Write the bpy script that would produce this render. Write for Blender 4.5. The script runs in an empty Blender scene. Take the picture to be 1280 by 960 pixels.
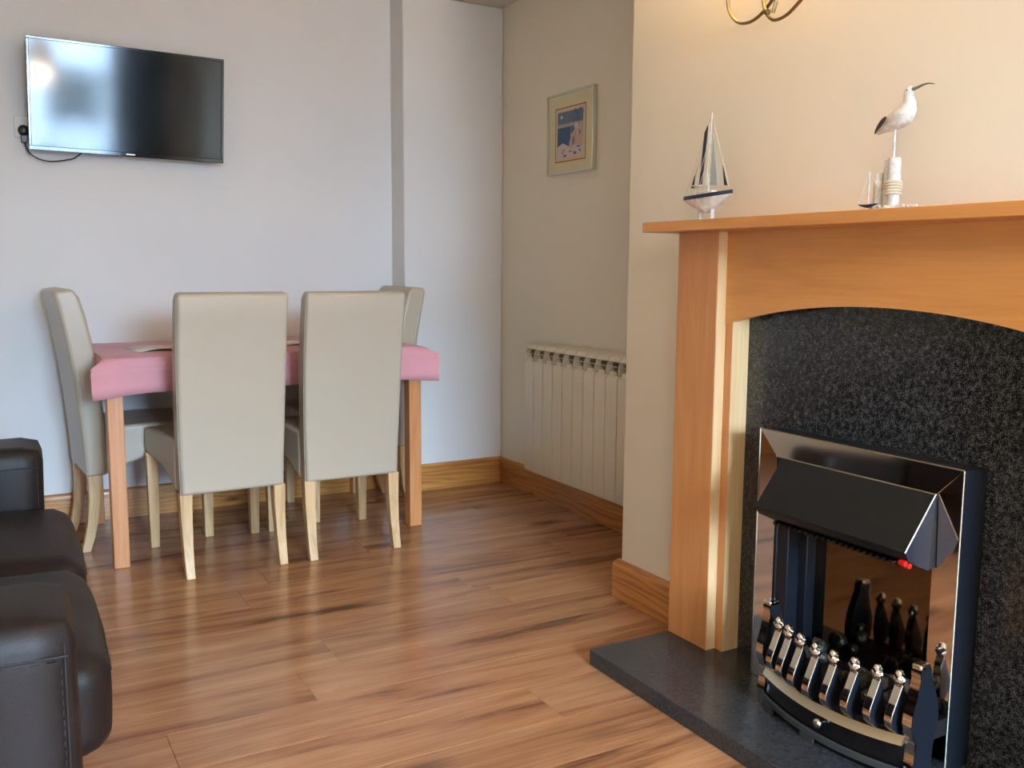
import bpy, bmesh, math, random
from mathutils import Vector, Matrix, noise
random.seed(7)
sc = bpy.context.scene
COL = sc.collection
R = math.radians

# ---------------------------------------------------------------- camera
yaw, pit, rol = R(29.35), R(7.12), R(0.37)
f = Vector((math.sin(yaw)*math.cos(pit), math.cos(yaw)*math.cos(pit), -math.sin(pit)))
r0 = Vector((math.cos(yaw), -math.sin(yaw), 0)); u0 = r0.cross(f)
rr = math.cos(rol)*r0 + math.sin(rol)*u0
uu = -math.sin(rol)*r0 + math.cos(rol)*u0
cd = bpy.data.cameras.new('camera'); cam = bpy.data.objects.new('camera', cd); COL.objects.link(cam)
cam.matrix_world = Matrix(((rr.x, uu.x, -f.x, 0), (rr.y, uu.y, -f.y, 0), (rr.z, uu.z, -f.z, 1.15), (0, 0, 0, 1)))
cd.sensor_width = 36; cd.lens = 1180/1280*36; cd.clip_start = .02
sc.camera = cam

# ---------------------------------------------------------------- world, daylight, exposure
w = bpy.data.worlds.new('sky'); sc.world = w; w.use_nodes = True
nt = w.node_tree; bg = nt.nodes['Background']
bg.inputs[0].default_value = (.52, .745, 1.0, 1); SKY = 126.0
# overcast sky: three times brighter overhead than at the horizon
_tc = nt.nodes.new('ShaderNodeTexCoord'); _sp = nt.nodes.new('ShaderNodeSeparateXYZ'); _mr = nt.nodes.new('ShaderNodeMapRange')
nt.links.new(_tc.outputs['Generated'], _sp.inputs[0]); nt.links.new(_sp.outputs['Z'], _mr.inputs[0])
_mr.inputs[1].default_value = 0; _mr.inputs[2].default_value = .8; _mr.inputs[3].default_value = .6; _mr.inputs[4].default_value = 2.6
_mm = nt.nodes.new('ShaderNodeMath'); _mm.operation = 'MULTIPLY'; _mm.inputs[1].default_value = SKY
nt.links.new(_mr.outputs[0], _mm.inputs[0]); nt.links.new(_mm.outputs[0], bg.inputs[1])
sc.view_settings.view_transform = 'Standard'; sc.view_settings.look = 'None'
sc.view_settings.gamma = 1; sc.view_settings.use_curve_mapping = False
sc.view_settings.exposure = 0.12
WX0, WX1, WZ0, WZ1, YB = .05, 1.50, .85, 2.34, -3.5      # the window in the wall behind the camera
pl = bpy.data.lights.new('window_portal', 'AREA'); pl.shape = 'RECTANGLE'; pl.size = WX1-WX0; pl.size_y = WZ1-WZ0
pl.cycles.is_portal = True
po = bpy.data.objects.new('window_portal', pl); COL.objects.link(po)
po.location = ((WX0+WX1)/2, YB-.02, (WZ0+WZ1)/2); po.rotation_euler = (R(90), 0, 0)
def point(name, loc, watt, col, rad=.03, parent=None):
    l = bpy.data.lights.new(name, 'POINT'); l.energy = watt; l.color = col; l.shadow_soft_size = rad
    o = bpy.data.objects.new(name, l); COL.objects.link(o); o.location = loc; o.parent = parent
    return o
WARM = (1, .76, .48)

# ---------------------------------------------------------------- materials
def srgb(c):
    return tuple(((v/255+.055)/1.055)**2.4 if v/255 > .04045 else v/255/12.92 for v in c) + (1,)
def base(name, col=None, rough=.5, metal=0, coat=0, spec=.5):
    m = bpy.data.materials.new(name); m.use_nodes = True
    b = m.node_tree.nodes['Principled BSDF']
    if col: b.inputs['Base Color'].default_value = srgb(col)
    b.inputs['Roughness'].default_value = rough; b.inputs['Metallic'].default_value = metal
    b.inputs['Coat Weight'].default_value = coat; b.inputs['Specular IOR Level'].default_value = spec
    b.inputs['Coat Roughness'].default_value = .12
    return m, m.node_tree, b
def N(nt, t, **k):
    n = nt.nodes.new(t)
    for a, v in k.items(): setattr(n, a, v)
    return n
def bump(nt, b, src, strength, dist=.002):
    bp = N(nt, 'ShaderNodeBump'); bp.inputs['Strength'].default_value = strength; bp.inputs['Distance'].default_value = dist
    nt.links.new(src, bp.inputs['Height']); nt.links.new(bp.outputs[0], b.inputs['Normal'])
def paint(name, col, var=.02, scale=60, bs=.15):
    m, nt, b = base(name, col, .75)
    tc = N(nt, 'ShaderNodeTexCoord'); no = N(nt, 'ShaderNodeTexNoise')
    no.inputs['Scale'].default_value = scale; no.inputs['Detail'].default_value = 4
    nt.links.new(tc.outputs['Object'], no.inputs['Vector'])
    n2 = N(nt, 'ShaderNodeTexNoise'); n2.inputs['Scale'].default_value = 2.3
    nt.links.new(tc.outputs['Object'], n2.inputs['Vector'])
    mx = N(nt, 'ShaderNodeMix', data_type='RGBA'); mx.inputs[6].default_value = srgb(col)
    mx.inputs[7].default_value = srgb([v*(1-var) for v in col]); nt.links.new(n2.outputs[0], mx.inputs[0])
    nt.links.new(mx.outputs[2], b.inputs['Base Color'])
    bump(nt, b, no.outputs[0], bs, .001)
    return m
def wood(name, cols, axis='x', scale=1.0, rough=.35, coat=0, knots=0, stretch=14, contrast=(.3, .7), per=True, ring=False, fine=.12, knotcol=(90, 50, 25)):
    """grain stretched along one axis; every object gets its own offset"""
    m, nt, b = base(name, cols[0], rough, coat=coat)
    L = nt.links
    tc = N(nt, 'ShaderNodeTexCoord'); oi = N(nt, 'ShaderNodeObjectInfo')
    off = N(nt, 'ShaderNodeVectorMath', operation='SCALE'); off.inputs[0].default_value = (37.1, 17.3, 29.7)
    L.new(oi.outputs['Random'], off.inputs['Scale'])
    add = N(nt, 'ShaderNodeVectorMath', operation='ADD'); L.new(tc.outputs['Object'], add.inputs[0]); L.new(off.outputs[0], add.inputs[1])
    mp = N(nt, 'ShaderNodeMapping'); s = [stretch, stretch, stretch]; s['xyz'.index(axis)] = 1.0
    mp.inputs['Scale'].default_value = [v*scale for v in s]; L.new(add.outputs[0], mp.inputs[0])
    n1 = N(nt, 'ShaderNodeTexNoise'); n1.inputs['Scale'].default_value = 1.0; n1.inputs['Detail'].default_value = 6
    n1.inputs['Roughness'].default_value = .62; n1.inputs['Distortion'].default_value = .6
    L.new(mp.outputs[0], n1.inputs['Vector'])
    cr = N(nt, 'ShaderNodeValToRGB'); e = cr.color_ramp.elements
    e[0].position = contrast[0]; e[1].position = contrast[1]
    e[0].color = srgb(cols[0]); e[1].color = srgb(cols[-1])
    for i, c in enumerate(cols[1:-1]):
        x = e.new(contrast[0]+(contrast[1]-contrast[0])*(i+1)/(len(cols)-1)); x.color = srgb(c)
    src = n1.outputs[0]
    if ring:
        wv = N(nt, 'ShaderNodeTexWave', wave_type='BANDS', bands_direction={'x': 'Z', 'y': 'Z', 'z': 'X'}[axis])
        wv.inputs['Scale'].default_value = ring; wv.inputs['Distortion'].default_value = 14; wv.inputs['Detail'].default_value = 2
        mp2 = N(nt, 'ShaderNodeMapping'); s2 = [6, 6, 6]; s2['xyz'.index(axis)] = 1.0
        mp2.inputs['Scale'].default_value = s2; L.new(add.outputs[0], mp2.inputs[0]); L.new(mp2.outputs[0], wv.inputs['Vector'])
        mm = N(nt, 'ShaderNodeMix', data_type='FLOAT'); mm.inputs[0].default_value = .22
        L.new(n1.outputs[0], mm.inputs[2]); L.new(wv.outputs[1], mm.inputs[3]); src = mm.outputs[0]
    L.new(src, cr.inputs[0])
    # fine pores
    mp3 = N(nt, 'ShaderNodeMapping'); s3 = [160, 160, 160]; s3['xyz'.index(axis)] = 5
    mp3.inputs['Scale'].default_value = s3; L.new(add.outputs[0], mp3.inputs[0])
    n3 = N(nt, 'ShaderNodeTexNoise'); n3.inputs['Scale'].default_value = 1; n3.inputs['Detail'].default_value = 2
    L.new(mp3.outputs[0], n3.inputs['Vector'])
    mu = N(nt, 'ShaderNodeMix', data_type='RGBA', blend_type='MULTIPLY'); mu.inputs[0].default_value = 1
    r3 = N(nt, 'ShaderNodeMapRange'); r3.inputs[1].default_value = .3; r3.inputs[2].default_value = .7
    r3.inputs[3].default_value = 1-fine; r3.inputs[4].default_value = 1+fine*.5
    L.new(n3.outputs[0], r3.inputs[0]); L.new(cr.outputs[0], mu.inputs[6])
    g = N(nt, 'ShaderNodeCombineColor')
    for i in range(3): L.new(r3.outputs[0], g.inputs[i])
    L.new(g.outputs[0], mu.inputs[7]); last = mu.outputs[2]
    if per:
        r4 = N(nt, 'ShaderNodeMapRange'); r4.inputs[3].default_value = .94; r4.inputs[4].default_value = 1.06
        L.new(oi.outputs['Random'], r4.inputs[0])
        m4 = N(nt, 'ShaderNodeVectorMath', operation='SCALE'); L.new(last, m4.inputs[0]); L.new(r4.outputs[0], m4.inputs['Scale']); last = m4.outputs[0]
    if knots:
        mp5 = N(nt, 'ShaderNodeMapping'); s5 = [3, 3, 3]; s5['xyz'.index(axis)] = 1
        mp5.inputs['Scale'].default_value = [v*knots for v in s5]; L.new(add.outputs[0], mp5.inputs[0])
        vo = N(nt, 'ShaderNodeTexVoronoi'); vo.inputs['Scale'].default_value = 1; L.new(mp5.outputs[0], vo.inputs['Vector'])
        n6 = N(nt, 'ShaderNodeMapRange'); n6.inputs[1].default_value = .05; n6.inputs[2].default_value = .17
        n6.inputs[3].default_value = .85; n6.inputs[4].default_value = 0; L.new(vo.outputs['Distance'], n6.inputs[0])
        m6 = N(nt, 'ShaderNodeMix', data_type='RGBA'); L.new(n6.outputs[0], m6.inputs[0]); L.new(last, m6.inputs[6])
        m6.inputs[7].default_value = srgb(knotcol); last = m6.outputs[2]
    L.new(last, b.inputs['Base Color'])
    bump(nt, b, n3.outputs[0], .12, .0006)
    return m
def speckle(name, c0, c1, scale, rough, amt=(.55, .75), coat=0):
    m, nt, b = base(name, c0, rough, coat=coat); L = nt.links
    tc = N(nt, 'ShaderNodeTexCoord'); no = N(nt, 'ShaderNodeTexNoise'); no.inputs['Scale'].default_value = scale
    no.inputs['Detail'].default_value = 3; no.inputs['Roughness'].default_value = .7
    L.new(tc.outputs['Object'], no.inputs['Vector'])
    n2 = N(nt, 'ShaderNodeTexNoise'); n2.inputs['Scale'].default_value = scale*.22; L.new(tc.outputs['Object'], n2.inputs['Vector'])
    ad = N(nt, 'ShaderNodeMath', operation='MULTIPLY_ADD'); ad.inputs[1].default_value = .35; L.new(n2.outputs[0], ad.inputs[0]); L.new(no.outputs[0], ad.inputs[2])
    cr = N(nt, 'ShaderNodeValToRGB'); cr.color_ramp.elements[0].position = amt[0]; cr.color_ramp.elements[1].position = amt[1]
    cr.color_ramp.elements[0].color = srgb(c0); cr.color_ramp.elements[1].color = srgb(c1)
    L.new(ad.outputs[0], cr.inputs[0]); L.new(cr.outputs[0], b.inputs['Base Color'])
    return m
def leather(name, col, scale=350, rough=.38, bs=.25, spec=.5):
    m, nt, b = base(name, col, rough, spec=spec); L = nt.links
    tc = N(nt, 'ShaderNodeTexCoord'); vo = N(nt, 'ShaderNodeTexVoronoi', feature='DISTANCE_TO_EDGE'); vo.inputs['Scale'].default_value = scale
    L.new(tc.outputs['Object'], vo.inputs['Vector'])
    no = N(nt, 'ShaderNodeTexNoise'); no.inputs['Scale'].default_value = 9; no.inputs['Detail'].default_value = 5; L.new(tc.outputs['Object'], no.inputs['Vector'])
    ad = N(nt, 'ShaderNodeMath', operation='MULTIPLY_ADD'); ad.inputs[1].default_value = 2.0
    L.new(no.outputs[0], ad.inputs[0]); L.new(vo.outputs[0], ad.inputs[2])
    bump(nt, b, ad.outputs[0], bs, .0012)
    return m
M = {}
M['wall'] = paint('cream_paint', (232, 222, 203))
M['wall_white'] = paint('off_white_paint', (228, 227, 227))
M['ceil'] = paint('ceiling_paint', (214, 208, 196))
M['floor'] = wood('oak_laminate', [(96, 58, 36), (146, 98, 65), (168, 117, 80), (177, 127, 88), (190, 142, 102)], 'x', 1.1, .22, .0, 1.35, 10, (.31, .69), True, fine=.17, knotcol=(96, 62, 44))
M['pine'] = wood('varnished_pine_x', [(158, 96, 46), (190, 130, 68), (204, 148, 84)], 'x', 1.2, .35, .15, 3.2, 16, (.28, .7), True, ring=2.2)
M['pine_y'] = wood('varnished_pine_y', [(150, 88, 42), (182, 120, 62), (198, 138, 76)], 'y', 1.2, .35, .15, 3.2, 16, (.28, .7), True, ring=2.2)
M['beech'] = wood('beech_veneer_y', [(186, 122, 62), (200, 136, 72), (207, 144, 80)], 'y', 1.5, .38, .12, 0, 10, (.3, .7), False, fine=.05)
M['beech_z'] = wood('beech_veneer_z', [(184, 118, 66), (198, 132, 76), (206, 142, 84)], 'z', 1.5, .38, .12, 0, 12, (.3, .7), False, fine=.06)
M['edge_z'] = wood('pale_beech_edging', [(206, 168, 118), (224, 190, 142)], 'z', 1.5, .45, 0, 0, 14, (.3, .7), False, fine=.08)
M['legwood'] = wood('pale_oak_leg', [(176, 138, 92), (206, 170, 122), (216, 182, 136)], 'z', 2, .4, .1, 0, 12, (.3, .7), True)
M['tablewood'] = wood('orange_beech', [(190, 122, 72), (204, 138, 86), (208, 144, 92)], 'z', 2, .4, .1, 0, 12, (.3, .7), False)
M['granite'] = speckle('polished_granite', (24, 24, 26), (122, 122, 124), 400, .14, (.66, .98))
M['slate'] = speckle('honed_black_granite', (34, 35, 38), (74, 76, 80), 520, .24, (.55, .9))
M['cream'] = leather('cream_faux_leather', (180, 168, 149), 420, .33, .12)
M['seam'] = base('seam_piping', (196, 184, 160), .4)[0]
M['brown'] = leather('dark_brown_leather', (30, 22, 20), 330, .45, .3, .24)
M['thread'] = base('dark_thread', (22, 19, 19), .7)[0]
M['chrome'] = base('chrome', (225, 222, 218), .06, 1)[0]
M['champagne'] = base('champagne_metal', (206, 196, 172), .28, 1)[0]
M['black_gloss'] = base('black_gloss', (10, 10, 11), .08, 0, .3)[0]
M['black_satin'] = base('black_satin_metal', (20, 20, 20), .45, 0, 0, .35)[0]
M['reflect_tint'] = base('black_metal_reflection_tint', (24, 28, 35), .34, .2)[0]  # dark metal with the bluish reflection of the window put into its colour
M['dark_mirror'] = base('smoked_mirror', (112, 100, 84), .05, 1)[0]
M['rail'] = base('grey_cast_metal', (78, 80, 80), .38, .5)[0]
M['coal'] = speckle('coal', (18, 17, 16), (70, 68, 62), 90, .35, (.5, .8))
M['red'] = base('red_plastic', (190, 20, 18), .25)[0]
M['white'] = base('white_gloss_enamel', (226, 216, 196), .28)[0]
M['rad_in'] = base('radiator_core', (112, 100, 82), .6)[0]
M['whiteplastic'] = base('white_plastic', (228, 226, 218), .4)[0]
M['blackplastic'] = base('black_plastic', (16, 16, 17), .35)[0]
M['silver'] = base('brushed_silver_frame', (205, 205, 198), .35, .8)[0]
M['bronze'] = base('antique_brass', (142, 124, 92), .3, 1)[0]
M['paper'] = base('paper', (226, 222, 212), .6)[0]
M['boatwhite'] = speckle('chalky_white_paint', (226, 224, 218), (200, 196, 188), 60, .6)
M['navy'] = base('navy_paint', (40, 44, 66), .5)[0]
M['sail'] = base('canvas', (222, 218, 204), .8)[0]
M['greysail'] = base('grey_canvas', (168, 176, 174), .8)[0]
M['string'] = base('string', (205, 192, 165), .9)[0]
M['darkgrey'] = speckle('dark_grey_paint', (70, 74, 80), (40, 42, 46), 120, .6)
M['beak'] = base('grey_beak', (112, 106, 98), .5)[0]
# cloth
def cloth_mat():
    m, nt, b = base('pink_cotton', (216, 152, 158), .8); L = nt.links
    b.inputs['Sheen Weight'].default_value = .15
    tc = N(nt, 'ShaderNodeTexCoord')
    wv = N(nt, 'ShaderNodeTexNoise'); wv.inputs['Scale'].default_value = 900; L.new(tc.outputs['Object'], wv.inputs['Vector'])
    bump(nt, b, wv.outputs[0], .2, .0006)
    return m
M['pink'] = cloth_mat()
def screen_mat():
    m, nt, b = base('tv_glass', (5, 5, 7), .09); b.inputs['IOR'].default_value = 1.46
    return m
M['screen'] = screen_mat()
def emis(name, col, s):
    m, nt, b = base(name, col, .4); b.inputs['Emission Color'].default_value = srgb(col); b.inputs['Emission Strength'].default_value = s
    return m
M['glass_shade'] = emis('lit_frosted_shade', (255, 214, 150), 6)
def glass_mat():
    m = bpy.data.materials.new('window_glass'); m.use_nodes = True; nt = m.node_tree
    for n in list(nt.nodes): nt.nodes.remove(n)
    o = N(nt, 'ShaderNodeOutputMaterial'); t = N(nt, 'ShaderNodeBsdfTransparent'); g = N(nt, 'ShaderNodeBsdfGlossy')
    g.inputs['Roughness'].default_value = .02; mx = N(nt, 'ShaderNodeMixShader'); mx.inputs[0].default_value = .06
    nt.links.new(t.outputs[0], mx.inputs[1]); nt.links.new(g.outputs[0], mx.inputs[2]); nt.links.new(mx.outputs[0], o.inputs[0])
    return m
M['glass'] = glass_mat()
M['curtain'] = base('dark_curtain', (48, 50, 58), .9)[0]
M['upvc'] = base('white_window_frame', (232, 232, 230), .35)[0]
M['render'] = paint('grey_wall_render', (176, 180, 184))

# ---------------------------------------------------------------- mesh helpers
def box(bm, x0, x1, y0, y1, z0, z1, mi=0):
    v = [bm.verts.new(p) for p in ((x0,y0,z0),(x1,y0,z0),(x1,y1,z0),(x0,y1,z0),(x0,y0,z1),(x1,y0,z1),(x1,y1,z1),(x0,y1,z1))]
    for q in ((3,2,1,0),(4,5,6,7),(0,1,5,4),(1,2,6,5),(2,3,7,6),(3,0,4,7)):
        fc = bm.faces.new([v[i] for i in q]); fc.material_index = mi
    return v
def prism(bm, pts, axis, a, b, mi=0, capmi=None):
    """extrude a 2D outline along an axis: x->(a,p,q)  y->(p,a,q)  z->(p,q,a)"""
    def P(t, p): return {'x': (t, p[0], p[1]), 'y': (p[0], t, p[1]), 'z': (p[0], p[1], t)}[axis]
    A = [bm.verts.new(P(a, p)) for p in pts]; B = [bm.verts.new(P(b, p)) for p in pts]; n = len(pts)
    fs = [bm.faces.new(A[::-1]), bm.faces.new(B)]
    for i in range(n): fs.append(bm.faces.new((A[i], A[(i+1) % n], B[(i+1) % n], B[i])))
    for q in fs: q.material_index = mi
    if capmi is not None: fs[0].material_index = fs[1].material_index = capmi
def loft(bm, rings, cap=True, mi=0):
    vs = [[bm.verts.new(p) for p in r] for r in rings]; n = len(vs[0])
    for a, b in zip(vs[:-1], vs[1:]):
        for i in range(n): bm.faces.new((a[i], a[(i+1) % n], b[(i+1) % n], b[i])).material_index = mi
    if cap: bm.faces.new(vs[0][::-1]).material_index = mi; bm.faces.new(vs[-1]).material_index = mi
def tube(bm, pts, rad, seg=8, mi=0):
    pts = [Vector(p) for p in pts]; rings = []
    up = None
    for i, p in enumerate(pts):
        t = (pts[min(i+1, len(pts)-1)] - pts[max(i-1, 0)]).normalized()
        if up is None:
            up = Vector((0, 0, 1)) if abs(t.z) < .9 else Vector((1, 0, 0))
        a = t.cross(up).normalized(); up2 = a.cross(t).normalized(); up = up2
        r = rad[i] if isinstance(rad, (list, tuple)) else rad
        rings.append([p + r*(math.cos(k*2*math.pi/seg)*a + math.sin(k*2*math.pi/seg)*up2) for k in range(seg)])
    loft(bm, rings, True, mi)
def lathe(bm, prof, c=(0, 0, 0), seg=20, axis='z', mi=0):
    rings = []
    for r, h in prof:
        ring = []
        for k in range(seg):
            a = k*2*math.pi/seg; x, y = r*math.cos(a), r*math.sin(a)
            p = {'z': (x, y, h), 'y': (x, h, y), 'x': (h, x, y)}[axis]
            ring.append((c[0]+p[0], c[1]+p[1], c[2]+p[2]))
        rings.append(ring)
    loft(bm, rings, True, mi)
def bez(pts, n=8):
    """Catmull-Rom through points"""
    P = [Vector(p) for p in pts]; out = []
    for i in range(len(P)-1):
        p0, p1, p2, p3 = P[max(i-1, 0)], P[i], P[i+1], P[min(i+2, len(P)-1)]
        for k in range(n):
            t = k/n
            out.append(.5*((2*p1) + (p2-p0)*t + (2*p0-5*p1+4*p2-p3)*t*t + (3*p1-p0-3*p2+p3)*t**3))
    out.append(P[-1]); return out
def obj(name, bm, mat, parent=None, bevel=0, seg=2, smooth=True, sub=0, ang=30):
    bmesh.ops.recalc_face_normals(bm, faces=bm.faces)
    me = bpy.data.meshes.new(name); bm.to_mesh(me); bm.free()
    for m in (mat if isinstance(mat, (list, tuple)) else [mat]): me.materials.append(m)
    o = bpy.data.objects.new(name, me); COL.objects.link(o); o.parent = parent
    if bevel:
        md = o.modifiers.new('bevel', 'BEVEL'); md.width = bevel; md.segments = seg; md.limit_method = 'ANGLE'; md.angle_limit = R(ang)
        md.harden_normals = False
    if sub:
        md = o.modifiers.new('sub', 'SUBSURF'); md.levels = sub; md.render_levels = sub
    if smooth:
        for p in me.polygons: p.use_smooth = True
        if not sub:
            try: me.set_sharp_from_angle(angle=R(50))
            except Exception: pass
    return o
def empty(name, label, cat, loc=(0, 0, 0), rz=0, group=None):
    o = bpy.data.objects.new(name, None); COL.objects.link(o); o.location = loc; o.rotation_euler = (0, 0, rz)
    o['label'] = label; o['category'] = cat
    if group: o['group'] = group
    return o
def tag(o, label, cat, group=None):
    o['label'] = label; o['category'] = cat
    if group: o['group'] = group
    return o
def struct(o, label, cat):
    o['kind'] = 'structure'; o['label'] = label; o['category'] = cat; return o
def copy_tree(o, parent=None):
    c = o.copy(); COL.objects.link(c); c.parent = parent
    for ch in [x for x in o.children]: copy_tree(ch, c)
    return c

# ---------------------------------------------------------------- room shell
XL, XR, XC, YW, YR, YN, H = -.9, 2.398, 1.90, 4.54, 4.376, YB, 2.45
CH0, CH1 = .42, 2.603                 # chimney breast along y
JX = 1.845
bm = bmesh.new(); box(bm, XL-.1, XR+.1, YN-.12, YW+.1, -.12, -.0095)
fl = struct(obj('floor', bm, M['black_satin']), 'glossy wood-look laminate floor laid across the whole room', 'floor')
# laminate planks, each an object
PW, PL = .195, 1.29
plank_meshes = {}
def plank(x0, x1, y0, y1):
    L_, W_ = round(x1-x0, 3), round(y1-y0, 3)
    if (L_, W_) not in plank_meshes:
        b = bmesh.new(); g = .0004; c = .0012
        a = [(g, g), (L_-g, g), (L_-g, W_-g), (g, W_-g)]; t = [(g+c, g+c), (L_-g-c, g+c), (L_-g-c, W_-g-c), (g+c, W_-g-c)]
        loft(b, [[(p[0], p[1], -.009) for p in a], [(p[0], p[1], -.0007) for p in a], [(p[0], p[1], 0) for p in t]])
        o = obj('plank', b, M['floor'], fl, smooth=False); plank_meshes[(L_, W_)] = o.data
    else:
        o = bpy.data.objects.new('plank', plank_meshes[(L_, W_)]); COL.objects.link(o); o.parent = fl
    o.location = (x0, y0, 0)
k0 = int(math.floor((YN-2.525)/PW)); k1 = int(math.ceil((YW-2.525)/PW))
fixed = {0: .86, -1: .725, 4: .86, 3: .74, -2: .34, 5: 1.32, 1: 1.55, 2: .2, -3: 1.25}
for k in range(k0, k1):
    y0 = max(2.525+k*PW, YN); y1 = min(y0+PW if y0 > YN else 2.525+(k+1)*PW, YW)
    if y1-y0 < .01: continue
    j = fixed.get(k, (k*.47) % PL)
    x = j - math.ceil((j-XL)/PL)*PL
    while x < XR:
        a, b2 = max(x, XL), min(x+PL, XR)
        if b2-a > .01: plank(a, b2, y0, y1)
        x += PL
bm = bmesh.new(); box(bm, XL-.1, XR+.1, YN-.12, YW+.1, H, H+.1); struct(obj('ceiling', bm, M['ceil'], smooth=False), 'plain off-white ceiling, just showing above the far corner', 'ceiling')
bm = bmesh.new(); box(bm, XL-.1, XR+.1, YW, YW+.1, 0, H)
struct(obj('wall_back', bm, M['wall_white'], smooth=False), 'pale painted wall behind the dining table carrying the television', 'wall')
bm = bmesh.new(); box(bm, JX, XR, YR, YW+.001, 0, H)
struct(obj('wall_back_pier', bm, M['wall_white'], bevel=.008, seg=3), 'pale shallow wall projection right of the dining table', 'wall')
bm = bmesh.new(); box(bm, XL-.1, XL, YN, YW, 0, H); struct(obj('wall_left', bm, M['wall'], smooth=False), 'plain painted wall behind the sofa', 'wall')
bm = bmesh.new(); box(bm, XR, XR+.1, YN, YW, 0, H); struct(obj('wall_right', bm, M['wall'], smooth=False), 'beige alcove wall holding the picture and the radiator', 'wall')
# chimney breast with a rounded arris
bm = bmesh.new(); rd = .02
pts = [(XR+.001, CH0), (XC+rd, CH0)] + [(XC+rd-rd*math.sin(a), CH0+rd-rd*math.cos(a)) for a in [R(q) for q in (30, 60, 90)]]
pts += [(XC+rd-rd*math.cos(a), CH1-rd+rd*math.sin(a)) for a in [R(q) for q in (0, 15, 30, 45, 60, 75, 90)]] + [(XR+.001, CH1)]
prism(bm, pts, 'z', 0, H)
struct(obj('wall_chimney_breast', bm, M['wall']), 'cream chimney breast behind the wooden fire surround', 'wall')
# wall behind the camera with the window opening
bm = bmesh.new()
box(bm, XL, WX0, YN-.12, YN, 0, H); box(bm, WX1, XR, YN-.12, YN, 0, H)
box(bm, WX0, WX1, YN-.12, YN, 0, WZ0); box(bm, WX0, WX1, YN-.12, YN, WZ1, H)
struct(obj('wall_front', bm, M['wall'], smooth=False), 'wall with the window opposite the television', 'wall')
bm = bmesh.new(); fw = .05
for a, b2 in ((WX0, WX0+fw), (WX1-fw, WX1), ((WX0+WX1)/2-.025, (WX0+WX1)/2+.025)): box(bm, a, b2, YN-.09, YN-.04, WZ0, WZ1)
for a, b2 in ((WZ0, WZ0+fw), (WZ1-fw, WZ1), (1.74, 1.78)): box(bm, WX0+.05, WX1-.05, YN-.088, YN-.042, a, b2)
wd = struct(obj('window_1', bm, M['upvc'], smooth=False), 'white framed window opposite the television', 'window')
bm = bmesh.new(); box(bm, WX0+.01, WX1-.01, YN-.068, YN-.064, WZ0+.01, WZ1-.01); obj('pane', bm, M['glass'], wd, smooth=False)
bm = bmesh.new(); box(bm, WX0-.04, WX1+.04, YN-.05, YN+.1, WZ0-.03, WZ0); obj('window_sill', bm, M['upvc'], wd, bevel=.006)

# skirting boards: one profile swept along each wall
SK = [(0, 0), (.018, 0), (.018, .112), (.0165, .120), (.012, .131), (.007, .136), (0, .137)]
def skirting(name, p0, p1, nrm, mat, label, ext0=0, ext1=0):
    p0, p1, nrm = Vector(p0), Vector(p1), Vector(nrm); d = (p1-p0).normalized()
    bm = bmesh.new()
    A = [p0 + nrm*u + Vector((0, 0, z)) - d*(u*ext0) for u, z in SK]
    B = [p1 + nrm*u + Vector((0, 0, z)) + d*(u*ext1) for u, z in SK]
    va = [bm.verts.new(p) for p in A]; vb = [bm.verts.new(p) for p in B]; n = len(SK)
    bm.faces.new(va[::-1]); bm.faces.new(vb)
    for i in range(n): bm.faces.new((va[i], va[(i+1) % n], vb[(i+1) % n], vb[i]))
    return struct(obj(name, bm, mat), label, 'skirting board')
skirting('baseboard_back', (XL, YW, 0), (JX, YW, 0), (0, -1, 0), M['pine'], 'knotty pine skirting board along the wall behind the dining table', -1, -1)
skirting('baseboard_jog', (JX, YW, 0), (JX, YR, 0), (-1, 0, 0), M['pine_y'], 'short pine skirting return on the side of the shallow wall projection', -1, 1)
skirting('baseboard_pier', (JX, YR, 0), (XR, YR, 0), (0, -1, 0), M['pine'], 'knotty pine skirting board right of the dining table, up to the room corner', 1, -1)
skirting('baseboard_right', (XR, YR, 0), (XR, CH1, 0), (-1, 0, 0), M['pine_y'], 'pine skirting board under the radiator', -1, -1)
skirting('baseboard_return', (XR, CH1, 0), (XC, CH1, 0), (0, 1, 0), M['pine'], 'pine skirting on the hidden far side of the chimney breast', -1, 1)
skirting('baseboard_chimney', (XC, CH1, 0), (XC, 2.18, 0), (-1, 0, 0), M['pine_y'], 'short strongly grained pine skirting board beside the fire surround', 1, 0)
skirting('baseboard_left', (XL, YW, 0), (XL, YN, 0), (1, 0, 0), M['pine_y'], 'pine skirting board behind the sofa', -1, -1)
skirting('baseboard_front', (XL, YN, 0), (XR, YN, 0), (0, 1, 0), M['pine'], 'pine skirting board under the window', -1, -1)

# dark curtains drawn aside
for nm, xa, xb in (('right', 1.42, 2.05), ('left', -.45, .12)):
    bm = bmesh.new(); n = 60; pts = []
    for i in range(n+1):
        t = i/n; pts.append((xa+(xb-xa)*t, YN+.075+.022*math.sin(t*(xb-xa)*62)))
    pts2 = [(x, y+.004) for x, y in reversed(pts)]
    prism(bm, pts+pts2, 'z', .12, 2.36)
    c = obj('curtain', bm, M['curtain'])
    tag(c, 'dark curtain drawn to the %s of the window, reflected in the television' % nm if nm == 'right' else 'dark curtain at the left of the window behind the camera', 'curtain', 'curtains at the window')
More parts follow.
